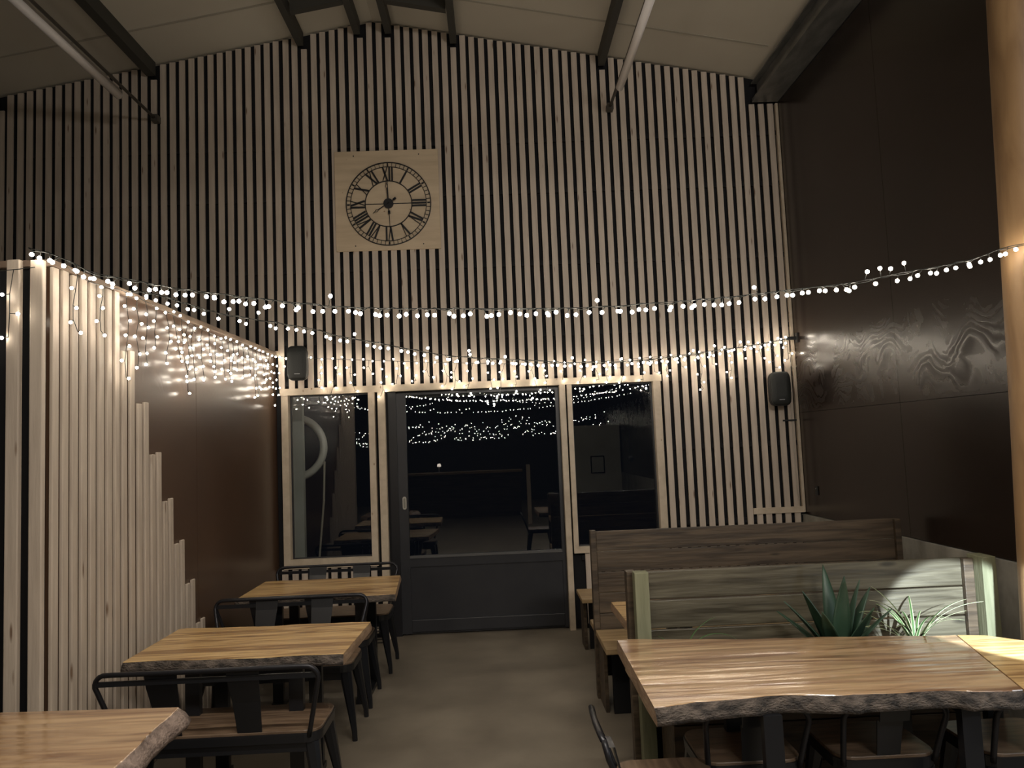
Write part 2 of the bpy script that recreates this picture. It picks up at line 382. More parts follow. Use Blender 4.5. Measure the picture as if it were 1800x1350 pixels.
# right wall: low rendered wall, film-faced sheets above
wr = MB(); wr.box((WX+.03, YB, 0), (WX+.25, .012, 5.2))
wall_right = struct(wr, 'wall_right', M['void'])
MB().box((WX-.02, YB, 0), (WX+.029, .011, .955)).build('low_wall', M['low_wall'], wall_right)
sh = MB(); ys = [.0, -1.85, -4.3, -6.75, -9.2, -11.65, -14.1]
for i in range(6):
    for z0, z1 in ((.96, 1.8985), (1.9015, 4.9)):
        sh.box((WX, ys[i+1]+.0015, z0), (WX+.028, ys[i]-.0015, z1))
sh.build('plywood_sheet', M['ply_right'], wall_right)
up = MB(); up.prism([(WX+.001, YB, 4.9), (WX+.03, YB, 4.9), (WX+.03, YB, 5.14), (WX+.001, YB, 5.14)], (0, -YB, 0)); up.build('top_strip', M['void'], wall_right)
# far enclosure
struct(MB().box((XL, YB-.2, 0), (WX+.2, YB, 5.9)), 'wall_front', M['dark_wall'])
struct(MB().box((XL-.2, YB, 0), (XL, .2, 5.4)), 'wall_far_left', M['dark_wall'])

# left low room: film-faced wall and stepped slats
lw = MB(); lw.box((-4.9, BOXY+.07, 0), (LX-.02, .01, BOXZ-.04))
wall_left = struct(lw, 'wall_left', M['void'])
ps = MB(); e = [BOXY+.07, -1.93, -.001]
for i in range(2): ps.box((LX-.02, e[i]+.002, .0), (LX, e[i+1]-.002, BOXZ-.03))
ps.build('plywood_sheet', M['ply_left'], wall_left)
MB().box((-4.9, BOXY+.05, BOXZ-.03), (LX+.02, .008, BOXZ)).build('wall_cap', noisy('cap_board', (.2, .14, .1), (.26, .19, .14), (1, 1, 1), 3, 4, (.5, .6)), wall_left)
ls = MB(); TH = .018
steps = [2.64]*8+[2.33]*2+[2.05]*2+[1.76]*2+[1.475]*2+[1.2]*2+[.925]*2+[.64]*2+[.37]*2+[.12]*2
y = BOXY+.06
for i, zt in enumerate(steps):
    p = .0825 if i < 8 else (.09 if i < 10 else .0832)
    ls.box((LX+.001, y, 0.002), (LX+TH, y+.052, zt-(.0 if i % 2 else .012)), bev=.004)
    y += p
# even out so the full-height slats end where the steps begin
ls.build('stepped_slats', M['slat'], wall_left)
fs = MB(); x = LX+.022
for i in range(16):
    fs.box((x-.058, BOXY-.03, .002), (x, BOXY, 2.645 if i else 2.64), bev=.005); x -= .1035
fs.build('face_slats', M['slat'], wall_left)

# purlins, rafter, beam
plab = ['dark steel purlin at the far left edge of the roof', 'wide dark steel purlin running above the left lighting pipe',
        'steel purlin left of the ridge beside the dark cross tie', 'narrow steel purlin just left of the roof ridge',
        'steel purlin just right of the roof ridge', 'steel purlin right of the ridge, ending above the clock board',
        'dark steel purlin beside the pale fluorescent tube on the right slope']
for i, ((px, s_), lb) in enumerate(zip(PURL, plab)):
    zt = roof(px)-.001; wd = .085 if i in (1,) else .062
    mb = MB(); za = roof(px-wd/2); zb = roof(px+wd/2)
    mb.prism([(px-wd/2, -9.5, za-.002), (px+wd/2, -9.5, zb-.002), (px+wd/2, -9.5, zt-PD), (px-wd/2, -9.5, zt-PD)], (0, 9.45, 0))
    o = mb.build('roof_purlin', M['purlin']); tag(o, lb, 'roof beam', 'steel purlins under the roof')
mb = MB()
for (xa, xb) in ((-1.68, -1.22), (-.845, -.30)):
    mb.prism([(xa, -.62, roof(xa)-.01), (xb, -.62, roof(xb)-.01), (xb, -.62, roof(xb)-.12), (xa, -.62, roof(xa)-.12)], (0, .07, 0))
# the tie passes above the two ridge purlins
mb.prism([(-1.22, -.62, roof(-1.22)-.012), (-.845, -.62, roof(-.845)-.012), (-.845, -.62, roof(-.845)-.05), (-1.22, -.62, roof(-1.22)-.05)], (0, .07, 0))
tag(mb.build('ridge_tie', M['purlin']), 'short dark cross tie between purlins at the roof ridge', 'roof beam')
bm_ = thing('eaves_beam', 'heavy grey steel beam along the top of the brown right wall', 'steel beam', (2.7, -.06, 4.91))
w0, w1 = -.10, .15
b2 = MB(); b2.box((w0, -9, 0), (w1, 0, .012)); b2.build('bottom_flange', M['galv'], bm_)
b2 = MB(); b2.box((w0+.055, -9, .0121), (w0+.075, 0, .18)).box((w0, -9, .0121), (w0+.012, 0, .035)); b2.build('web', M['galv'], bm_)
b2 = MB(); b2.box((w0, -9, .181), (w1-.02, 0, .193)); b2.build('top_flange', M['galv'], bm_)

# lighting pipes with unlit tubes
def batten(x, z, y0, y1, xo, zo, lab_pipe, lab_lamp):
    mb = MB().cyl((x, -9.5, z), (x, -.04, z), .014, 10); mb.box((x-.03, -.12, z-.03), (x+.03, -.034, z+.03))
    tag(mb.build('conduit_pipe', M['conduit']), lab_pipe, 'pipe', 'lighting pipes')
    t = thing('fluorescent_lamp', lab_lamp, 'ceiling lamp', (x+xo, y0, z+zo), 0, 'unlit tube lamps')
    MB().box((-.022, y1-y0, .016), (.022, 0, .052), bev=.006).build('lamp_body', M['batten'], t)
    MB().cyl((0, y1-y0+.03, 0), (0, -.03, 0), .034, 14).build('tube', M['tube_glass'], t)
    for yy in (-.03, y1-y0): MB().box((-.017, yy, -.02), (.017, yy+.03, .016), bev=.004).build('end_cap', M['batten'], t)
batten(1.217, 4.895, -.537, -2.05, .015, -.035, 'thin pipe running back under the right roof slope to the slatted wall', 'pale unlit fluorescent tube lamp below the right roof slope')
batten(-3.097, 4.92, -.62, -2.2, -.07, -.035, 'thin dark pipe under the left roof slope, carrying the dim tube', 'dim grey unlit fluorescent tube lamp below the left roof slope')

# ------------------------------------------------------------------ clock
ck = thing('wall_clock', 'large black iron roman numeral clock on a square pine board', 'clock', (-.939, -.034, 4.07))
MB().box((-.492, -.022, -.482), (.492, 0, .482), bev=.002).build('backboard', M['clock_board'], ck)
CY = -.036
def ring(r0, r1, y0=CY, y1=-.0225, n=96):
    mb = MB()
    R = []
    for (r, y_) in ((r0, y0), (r1, y0), (r1, y1), (r0, y1)):
        R.append([(r*math.cos(2*math.pi*k/n), y_, r*math.sin(2*math.pi*k/n)) for k in range(n)])
    R.append(R[0]); mb.loft(R, cap=False); return mb
CK = (.012, -.04)        # dial centre on the board
dial = bpy.data.objects.new('dial', None); COL.objects.link(dial); dial.parent = ck; dial.location = (CK[0], 0, CK[1])
def strokes(name, segs, parent, y0=CY, y1=-.0225):
    mb = MB()
    for (x0, z0, x1, z1, w_) in segs:
        dx, dz = x1-x0, z1-z0; L_ = math.hypot(dx, dz); nx, nz = -dz/L_*w_*.6, dx/L_*w_*.6
        mb.prism([(x0+nx, y0, z0+nz), (x1+nx, y0, z1+nz), (x1-nx, y0, z1-nz), (x0-nx, y0, z0-nz)], (0, y1-y0, 0))
    return mb.build(name, M['black_iron'], parent)
for nm, r0, r1 in (('outer_ring', .395, .403), ('minute_ring', .356, .360), ('inner_ring', .217, .224)):
    ring(r0, r1).build(nm, M['black_iron'], dial)
segs = []
for k in range(60):
    a = 2*math.pi*k/60; c_, s_ = math.sin(a), math.cos(a)
    if k % 5: segs.append((.3595*c_, .3595*s_, .3955*c_, .3955*s_, .0025))
    else: segs.append((.366*c_, .366*s_, .390*c_, .390*s_, .010))
for sg_ in segs: strokes('minute_tick', [sg_], dial)
strokes('cross_bars', [(-.218, 0, .218, 0, .005), (.006, -.218, -.006, .218, .004)], dial, CY+.004)
rom = ['XII', 'I', 'II', 'III', 'IV', 'V', 'VI', 'VII', 'VIII', 'IX', 'X', 'XI']
def glyphs(txt):
    W = {'I': .026, 'V': .052, 'X': .056}; tot = sum(W[c] for c in txt); x_ = -tot/2; out = []
    zb, zt = .2235, .3565
    for c in txt:
        w_ = W[c]
        if c == 'I': out.append((x_+w_/2, zb, x_+w_/2, zt, .0125))
        if c == 'V': out += [(x_+w_*.5, zb, x_+w_*.12, zt, .013), (x_+w_*.5, zb, x_+w_*.88, zt, .0055)]
        if c == 'X': out += [(x_+w_*.88, zb, x_+w_*.1, zt, .013), (x_+w_*.12, zb, x_+w_*.9, zt, .0055)]
        x_ += w_
    return out
for k, txt in enumerate(rom):
    a = -2*math.pi*k/12; ca, sa = math.cos(a), math.sin(a)
    segs = [(x0*ca-z0*sa, x0*sa+z0*ca, x1*ca-z1*sa, x1*sa+z1*ca, w_) for (x0, z0, x1, z1, w_) in glyphs(txt)]
    strokes('numeral', segs, dial)
MB().cyl((0, -.052, 0), (0, -.0225, 0), .046, 32).build('hub', M['black_iron'], ck).location = (CK[0], 0, CK[1])
def hand(name, ang, L_, tail, w_):
    a = math.radians(ang)
    def P(u, v): return (u*math.cos(a)+v*math.sin(a), -u*math.sin(a)+v*math.cos(a))
    pts = [(0, -.03), (0, L_*.62)]; sg = []
    def seg(p, q, w2): x0, z0 = P(*p); x1, z1 = P(*q); sg.append((x0, z0, x1, z1, w2))
    seg((0, -tail), (0, L_*.64), w_)
    seg((0, L_*.62), (.011, L_*.75), w_*.6); seg((.011, L_*.75), (0, L_*.9), w_*.6)
    seg((0, L_*.62), (-.011, L_*.75), w_*.6); seg((-.011, L_*.75), (0, L_*.9), w_*.6); seg((0, L_*.88), (0, L_), w_*.6)
    seg((0, -tail-.012), (0, -tail+.02), .018)
    o = strokes(name, sg, ck, -.0565, -.0525); o.location = (CK[0], 0, CK[1])
hand('minute_hand', -4.0, .215, .095, .007)
hand('hour_hand', 237.0, .175, .075, .007)
for sx, sz in ((-.31, .435), (.31, .435), (-.31, -.435), (.33, -.435)):
    MB().cyl((sx, -.025, sz), (sx, -.021, sz), .006, 10).build('screw', M['black_iron'], ck)

# ------------------------------------------------------------------ speakers
def speaker(loc, rz, lab):
    t = thing('wall_speaker', lab, 'speaker', loc, rz, 'wall speakers')
    def ov(s_, y_, n=32):
        pts = []
        for k in range(n):
            a = 2*math.pi*k/n; c_, q = math.cos(a), math.sin(a)
            pts.append((math.copysign(abs(c_)**.42, c_)*.093*s_, y_, math.copysign(abs(q)**.42, q)*.158*s_))
        return pts
    MB().loft([ov(.80, 0), ov(.97, -.03), ov(1.0, -.08), ov(1.0, -.125)], smooth=True).build('cabinet', M['plastic'], t)
    MB().loft([ov(.985, -.1251), ov(.97, -.137), ov(.86, -.150), ov(.45, -.158)], smooth=True).build('front_grille', M['grille'], t)
    MB().box((-.024, -.158, -.105), (.024, -.150, -.0995)).build('badge', M['badge'], t)
    MB().box((-.03, -.001, -.06), (.03, .028, .06)).build('bracket', M['plastic'], t)
speaker((-1.80, -.061, 2.535), .12, 'black rounded speaker on the slats above the left window')
speaker((2.655, -.061, 2.125), -.1, 'black rounded speaker on the slats near the brown right wall')

# ------------------------------------------------------------------ string lights
bm0 = bmesh.new(); bmesh.ops.create_icosphere(bm0, subdivisions=2, radius=.0096)
for f in bm0.faces: f.smooth = True
BULB = bpy.data.meshes.new('bulb'); bm0.to_mesh(BULB); bm0.free(); BULB.materials.append(M['bulb'])
bm0 = bmesh.new(); bmesh.ops.create_icosphere(bm0, subdivisions=1, radius=.0092)
BULB1 = bpy.data.meshes.new('bulb_small'); bm0.to_mesh(BULB1); bm0.free(); BULB1.materials.append(M['bulb'])
bm0 = bmesh.new(); bmesh.ops.create_icosphere(bm0, subdivisions=2, radius=.0078)
for f in bm0.faces: f.smooth = True
BULBS = bpy.data.meshes.new('bulb_fine'); bm0.to_mesh(BULBS); bm0.free(); BULBS.materials.append(M['bulb'])
bm0 = bmesh.new(); bmesh.ops.create_icosphere(bm0, subdivisions=1, radius=.0105)
BULBB = bpy.data.meshes.new('bulb_globe'); bm0.to_mesh(BULBB); bm0.free(); BULBB.materials.append(M['bulb'])
def catmull(P, step):
    P = [Vector(p) for p in P]; out = []
    for i in range(len(P)-1):
        a = P[max(i-1, 0)]; b_ = P[i]; c = P[i+1]; d_ = P[min(i+2, len(P)-1)]
        n = max(2, int((c-b_).length/step))
        for k in range(n):
            t = k/n
            out.append(.5*((2*b_)+(-a+c)*t+(2*a-5*b_+4*c-d_)*t*t+(-a+3*b_-3*c+d_)*t**3))
    out.append(P[-1]); return out
def arclen_points(path, spacing):
    out = []; acc = 0; nxt = spacing*.5
    for p, q in zip(path, path[1:]):
        L_ = (q-p).length
        while nxt <= acc+L_:
            out.append(p.lerp(q, (nxt-acc)/L_)); nxt += spacing*random.uniform(.82, 1.18)
        acc += L_
    return out
def finish_string(name, label, cat, wires, bulbs, origin, group=None, mesh=BULB):
    t = thing(name, label, cat, origin, 0, group); O = Vector(origin)
    mb = MB()
    for wpts in wires: mb.tube([Vector(p)-O for p in wpts], .0020, 4)
    mb.build('wire', M['wire'], t)
    cp = Vector((0, -7.2, EYE))
    bulbs = sorted(bulbs, key=lambda p: (Vector(p)-cp).length)
    for p in bulbs[:100]:
        o = bpy.data.objects.new('bulb', mesh); COL.objects.link(o); o.parent = t; o.location = Vector(p)-O
    rest = bulbs[100:]
    if rest:
        mb = MB()
        for p in rest:
            r = bmesh.ops.create_icosphere(mb.bm, subdivisions=2, radius=.0078 if mesh is BULBS else .0092)['verts']
            for v in r: v.co += Vector(p)-O
        for f in mb.bm.faces: f.smooth = True
        mb.build('remaining_bulbs', M['bulb'], t)['kind'] = 'stuff'
    return t
def straight_string(pts, spacing, up_chance=.14, twig=.022, mesh=BULB, doubled=0):
    path = catmull(pts, .03)
    wires = [path]; bulbs = []
    p2 = [p+Vector((0, random.uniform(-.006, .006), random.uniform(-.010, .006))) for p in path]; wires.append(p2)
    for p in arclen_points(path, spacing):
        upb = random.random() < up_chance
        d_ = Vector((random.uniform(-.014, .014), random.uniform(-.014, .014), (random.uniform(.5, 1.6) if upb else -random.uniform(.7, 1.2))*twig))
        wires.append([p, p+d_*.55, p+d_]); bulbs.append(p+d_*1.35)
    return wires, bulbs
def icicle_string(pts, out, drop_gap, drops, spacing, lat, along=.09):
    path = catmull(pts, .03); wires = [path]; bulbs = []
    out = Vector(out); lat = Vector(lat)
    for i, p in enumerate(arclen_points(path, drop_gap)):
        n = random.choice(drops); q = p.copy(); w_ = [q.copy()]; side = 1
        for k in range(n):
            q = q+Vector((0, 0, -spacing*random.uniform(.75, 1.2)))+lat*random.uniform(-.028, .028)+out*random.uniform(-.012, .014)
            if (q-p).dot(out) < -.01: q -= out*((q-p).dot(out))
            w_.append(q.copy())
            side = -side; tip = q+lat*side*random.uniform(.010, .045)+Vector((0, 0, -random.uniform(.0, .02)))
            wires.append([q.copy(), tip]); bulbs.append(tip)
        wires.append(w_)
    for p in arclen_points(path, along):
        bulbs.append(p+Vector((0, 0, random.uniform(-.02, .022)))+out*.01)
    return wires, bulbs
# garland spanning the room from the left corner to the trunk
S1 = [(-2.06, -3.77, 2.69), (-1.94, -3.76, 2.65), (-1.81, -3.70, 2.585), (-1.65, -3.62, 2.558), (-1.492, -3.62, 2.52), (-1.229, -3.62, 2.475), (-.965, -3.62, 2.433),
      (-.594, -3.62, 2.389), (.1, -3.62, 2.36), (.503, -3.62, 2.352), (.746, -3.62, 2.36), (1.1, -3.62, 2.375), (1.414, -3.62, 2.40),
      (1.731, -3.62, 2.425), (1.985, -3.62, 2.465), (2.289, -3.62, 2.51), (2.475, -3.64, 2.565), (2.62, -3.70, 2.575)]
w_, b_ = straight_string(S1, .041)
finish_string('string_lights', 'upper string of warm lights sagging across the room, ending at the trunk post', 'string lights', w_, b_, S1[0])
S2 = [(-1.97, -3.02, 2.64), (-1.919, -2.969, 2.645), (-1.719, -2.848, 2.592), (-1.534, -2.736, 2.54), (-1.132, -2.494, 2.485), (-.947, -2.382, 2.44),
      (-.752, -2.264, 2.412), (-.547, -2.141, 2.375), (-.257, -1.966, 2.335), (.137, -1.728, 2.325), (.57, -1.466, 2.315), (1.05, -1.177, 2.335),
      (1.585, -.854, 2.395), (2.185, -.491, 2.49), (2.80, -.12, 2.6)]
w_, b_ = straight_string(S2, .056)
finish_string('string_lights', 'middle string of warm lights slanting from the left wall to the right corner bracket', 'string lights', w_, b_, S2[0])
S3 = [(-1.96, -.085, 2.612), (-1.612, -.085, 2.58), (-1.14, -.085, 2.545), (-.562, -.085, 2.505), (.177, -.085, 2.462), (.707, -.085, 2.452), (1.241, -.085, 2.462),
      (1.777, -.085, 2.487), (2.046, -.085, 2.512), (2.479, -.085, 2.55), (2.80, -.10, 2.6)]
w_, b_ = icicle_string(S3, (0, -1, 0), .145, [2, 3, 3, 4, 5], .068, (1, 0, 0), .10)
finish_string('icicle_lights', 'icicle lights hanging along the back wall above the door and windows', 'string lights', w_, b_, S3[0], mesh=BULBS)
S4 = [(-1.955, -3.66, 2.63), (-1.955, -3.45, 2.60), (-1.955, -3.14, 2.622), (-1.96, -2.927, 2.62), (-1.97, -2.476, 2.607), (-1.985, -1.921, 2.59), (-1.985, -1.082, 2.585), (-1.985, -.06, 2.62)]
w_, b_ = icicle_string(S4[2:], (1, 0, 0), .125, [3, 4, 5, 5, 6], .075, (0, 1, 0), .12)
wa, ba = icicle_string(S4[:3], (1, 0, 0), .21, [2, 4, 5], .07, (0, 1, 0), .12)
w_ += wa; b_ += ba
finish_string('icicle_lights', 'icicle lights hanging down the brown left wall beside the stepped slats', 'string lights', w_, b_, S4[0], mesh=BULBS)
S5 = [(-2.03, BOXY-.05, 2.60), (-2.2, BOXY-.05, 2.59), (-2.5, BOXY-.05, 2.60), (-3.2, BOXY-.05, 2.58)]
w_, b_ = icicle_string(S5, (0, -1, 0), .19, [3, 4], .095, (1, 0, 0), .5)
finish_string('icicle_lights', 'short icicle lights on the front slats at the left edge', 'string lights', w_, b_, S5[0], mesh=BULBS)
# more strings behind the photographer, seen mirrored in the door glass
def sag(xa, xb, y_, z, n, amp, dz=0):
    P = []
    for i in range(n*4+1):
        t = i/(n*4); u = (t*n) % 1
        P.append((xa+(xb-xa)*t, y_+.15*math.sin(3*t), z+dz*t-amp*4*u*(1-u)+.02*random.random()))
    return P
for j, (xa, xb, y_, z, n, amp, dz, lab) in enumerate([
        (-3.4, 2.7, -7.7, 2.62, 1, .25, 0, 'string of warm lights overhead, nearest one behind the camera'),
        (-3.8, 2.75, -9.2, 2.85, 2, .28, 0, 'string of warm lights mirrored in the upper door glass'),
        (-3.8, 2.75, -11.5, 2.15, 3, .25, .1, 'wavy string of warm lights above the bar, mirrored in the door glass'),
        (-4.2, 2.75, -12.6, 2.02, 2, .16, .2, 'low string of warm lights along the bar, mirrored in the door glass'),
        (-4.2, 2.75, -13.0, 2.1, 3, .2, .15, 'looping string of warm lights over the bar, mirrored in the door glass'),
        (-4.2, 2.75, -13.4, 1.95, 4, .12, .25, 'rearmost string of warm lights mirrored in the door glass')]):
    P = sag(xa, xb, y_, z, n, amp, dz)
    if j < 2: w_, b_ = straight_string(P, .07, mesh=BULB1)
    else: w_, b_ = straight_string(P, .085, .45, .085)
    finish_string('string_lights', lab, 'string lights', w_, b_, P[0], mesh=BULB1 if j < 2 else BULBB)
# corner bracket, hanging cable loops
br = thing('cable_bracket', 'black bracket in the right corner holding the string ends', 'bracket', (WX-.001, -.12, 2.60))
MB().box((-.012, -.03, -.045), (0, .03, .045)).build('back_plate', M['plastic'], br)
MB().box((-.10, -.012, -.018), (-.012, .012, .012)).build('arm', M['plastic'], br)
lp = []
for k in range(25):
    a = 2*math.pi*k/24; lp.append((2.775+.035*math.sin(a), -.05, 2.40+.085*math.cos(a)))
lp2 = [(x_+.055, y_-.01, z_+.002) for (x_, y_, z_) in lp]
mb = MB().tube(lp, .003, 6).tube(lp2, .003, 6).tube([(2.775, -.05, 2.315), (2.782, -.042, 1.95), (2.785, -.04, 1.6), (2.79, -.04, 1.2), (2.80, -.05, 1.04)], .003, 6)
tag(mb.build('cable_loop', M['white_cable']), 'thin looped cable hanging beside the right corner speaker', 'cable')
mb = MB().box((2.70, -.045, 1.825), (2.86, -.033, 1.84)); tag(mb.build('cable_clip', M['plastic']), 'small black clip across the last slat below the right speaker', 'clip')
bz = thing('wall_switch', 'tiny dark switch low on the brown right wall near the corner', 'switch', (WX-.001, -.33, 1.19))
MB().box((-.010, -.025, -.04), (0, .025, .04), bev=.003).build('switch_plate', M['plastic'], bz)
MB().cyl((-.013, 0, .018), (-.0101, 0, .018), .005, 10).build('indicator', M['satin'], bz)

# trunk post
tp = MB(); rings = []
for i in range(30):
    z = 4.90*i/29; xl = 2.41+.17*(min(z, 4.2)/4.2)**.8
    r = .125; cx = xl+r; row = []
    for k in range(28):
        a = 2*math.pi*k/28; rr = r*(1+.03*math.sin(2*a+z)+.015*math.sin(5*a+2.3*z))
        row.append((cx+rr*math.cos(a), -3.56+rr*math.sin(a), z))
    rings.append(row)
tp.loft(rings, smooth=True); tag(tp.build('trunk_post', M['trunk']), 'peeled tree trunk post at the right edge of the room', 'post')

# ------------------------------------------------------------------ tables
def slab(top, kinds, z, th, mats, name, parent, origin, flare=.03, seed=0, wk=1):
    """live-edge slab: top outline, per-edge kind (1 bark, 0 sawn)"""
    rnd = random.Random(seed); n = len(top); P = []; O = []; K = []
    c = Vector((sum(p[0] for p in top)/n, sum(p[1] for p in top)/n))
    for i in range(n):
        a = Vector(top[i][:2]); b_ = Vector(top[(i+1) % n][:2]); L_ = (b_-a).length
        m_ = max(2, int(L_/.035)) if kinds[i] else max(1, int(L_/.15))
        nrm = Vector((b_.y-a.y, -(b_.x-a.x))).normalized()
        if nrm.dot((a+b_)/2-c) < 0: nrm = -nrm
        ph = rnd.uniform(0, 6)
        for k in range(m_):
            t = k/m_; q = a.lerp(b_, t)
            wob = (.009*math.sin(t*L_*7+ph)+.005*math.sin(t*L_*19+2*ph)+rnd.uniform(-.002, .002))*(wk if 0 < k else 0) if kinds[i] else 0
            P.append(q+nrm*wob)
            pn = nrm*(flare if kinds[i] else .003)
            if k == 0:
                a0 = Vector(top[i-1][:2]); nn = Vector((a.y-a0.y, -(a.x-a0.x))).normalized()
                if nn.dot((a+a0)/2-c) < 0: nn = -nn
                pn = pn+nn*(flare if kinds[i-1] else .003)
            O.append(pn*(1+wk*(.35*math.sin(t*L_*9+ph)+rnd.uniform(-.15, .15) if kinds[i] else 0))); K.append(kinds[i])
    ox, oy, oz = origin
    def R(s_, zz): return [(p.x+o.x*s_-ox, p.y+o.y*s_-oy, zz-oz) for p, o in zip(P, O)]
    mb = MB(); rs = [R(-.06, z), R(0, z-.003), R(.55, z-th*.3), R(1, z-th*.72), R(.8, z-th)]
    V = [[mb.bm.verts.new(Vector(p)) for p in r] for r in rs]; m_ = len(P)
    for j in range(4):
        for k in range(m_):
            f = mb.bm.faces.new((V[j][k], V[j][(k+1) % m_], V[j+1][(k+1) % m_], V[j+1][k]))
            f.material_index = 0 if j == 0 else (1 if K[k] else 2); f.smooth = bool(K[k]) and j > 0
    mb.bm.faces.new(V[0]).material_index = 0; mb.bm.faces.new(V[-1][::-1]).material_index = 0
    return mb.build(name, mats, parent)
def dining_table(label, top, kinds, mats, legs, th=.045, flare=.02, seed=0, z=.75, yspan=.24, group='live edge dining tables'):
    cx = sum(p[0] for p in top)/len(top); cy = sum(p[1] for p in top)/len(top)
    t = thing('dining_table', label, 'table', (cx, cy, 0), 0, group)
    slab(top, kinds, z, th, mats, 'tabletop', t, (cx, cy, 0), flare, seed, .5 if th == .07 else 1)
    for lx in legs:
        mb = MB(); h_ = z-th-.001
        for s_ in (-1, 1): mb.box((lx-cx-.035, s_*yspan-.02, .031), (lx-cx+.035, s_*yspan+.02, h_-.03))
        mb.box((lx-cx-.035, -yspan-.02, h_-.03), (lx-cx+.035, yspan+.02, h_)).box((lx-cx-.04, -yspan-.04, 0), (lx-cx+.04, yspan+.04, .031))
        mb.build('leg_frame', M['black_metal'], t)
    return t
TM = [M['table'], M['bark'], M['sawn']]
dining_table('small live edge table nearest the back wall, left of the door', [(-1.80, -1.87), (-.715, -1.93), (-.775, -1.19), (-1.80, -1.20)], [1, 0, 1, 0], TM, (-1.55, -.98), seed=3, yspan=.22)
dining_table('middle live edge table of the left row, with a bench either side', [(-1.845, -3.355), (-.775, -3.39), (-.752, -2.735), (-1.845, -2.69)], [1, 0, 1, 0], TM, (-1.55, -1.04), seed=5, th=.05, yspan=.2)
dining_table('live edge table filling the bottom left corner', [(-1.99, -4.75), (-1.255, -4.66), (-1.283, -4.072), (-2.0, -4.03)], [0, 1, 0, 0],
             [M['table_pink'], M['bark_pink'], M['sawn']], (-1.75,), seed=9, th=.07, flare=.045, yspan=.22)
dining_table('long glossy live edge table at the lower right, front edge dark bark',
             [(.537, -4.335), (.70, -4.292), (.934, -4.275), (1.29, -4.295), (1.70, -4.32), (1.897, -4.34), (2.112, -3.570), (1.40, -3.495), (.553, -3.38)],
             [1, 1, 1, 1, 1, 0, 1, 1, 0], [M['table_pink'], M['bark'], M['sawn']], (.98, 1.72), seed=4, th=.062, flare=.022, yspan=.25)
dining_table('honey wood table at the right edge, butted against the long glossy table', [(1.902, -4.345), (2.32, -4.40), (2.36, -3.74), (2.23, -3.60), (2.117, -3.575)], [1, 0, 0, 1, 0], TM, (2.17,), seed=11, th=.06, yspan=.22)
dining_table('live edge table between the two high backed benches, mostly hidden', [(.66, -2.98), (2.35, -2.98), (2.35, -2.51), (.655, -2.505)], [0, 0, 1, 0],
             [M['table'], M['sawn'], M['sawn']], (1.0, 2.0), seed=6, th=.05, yspan=.16)

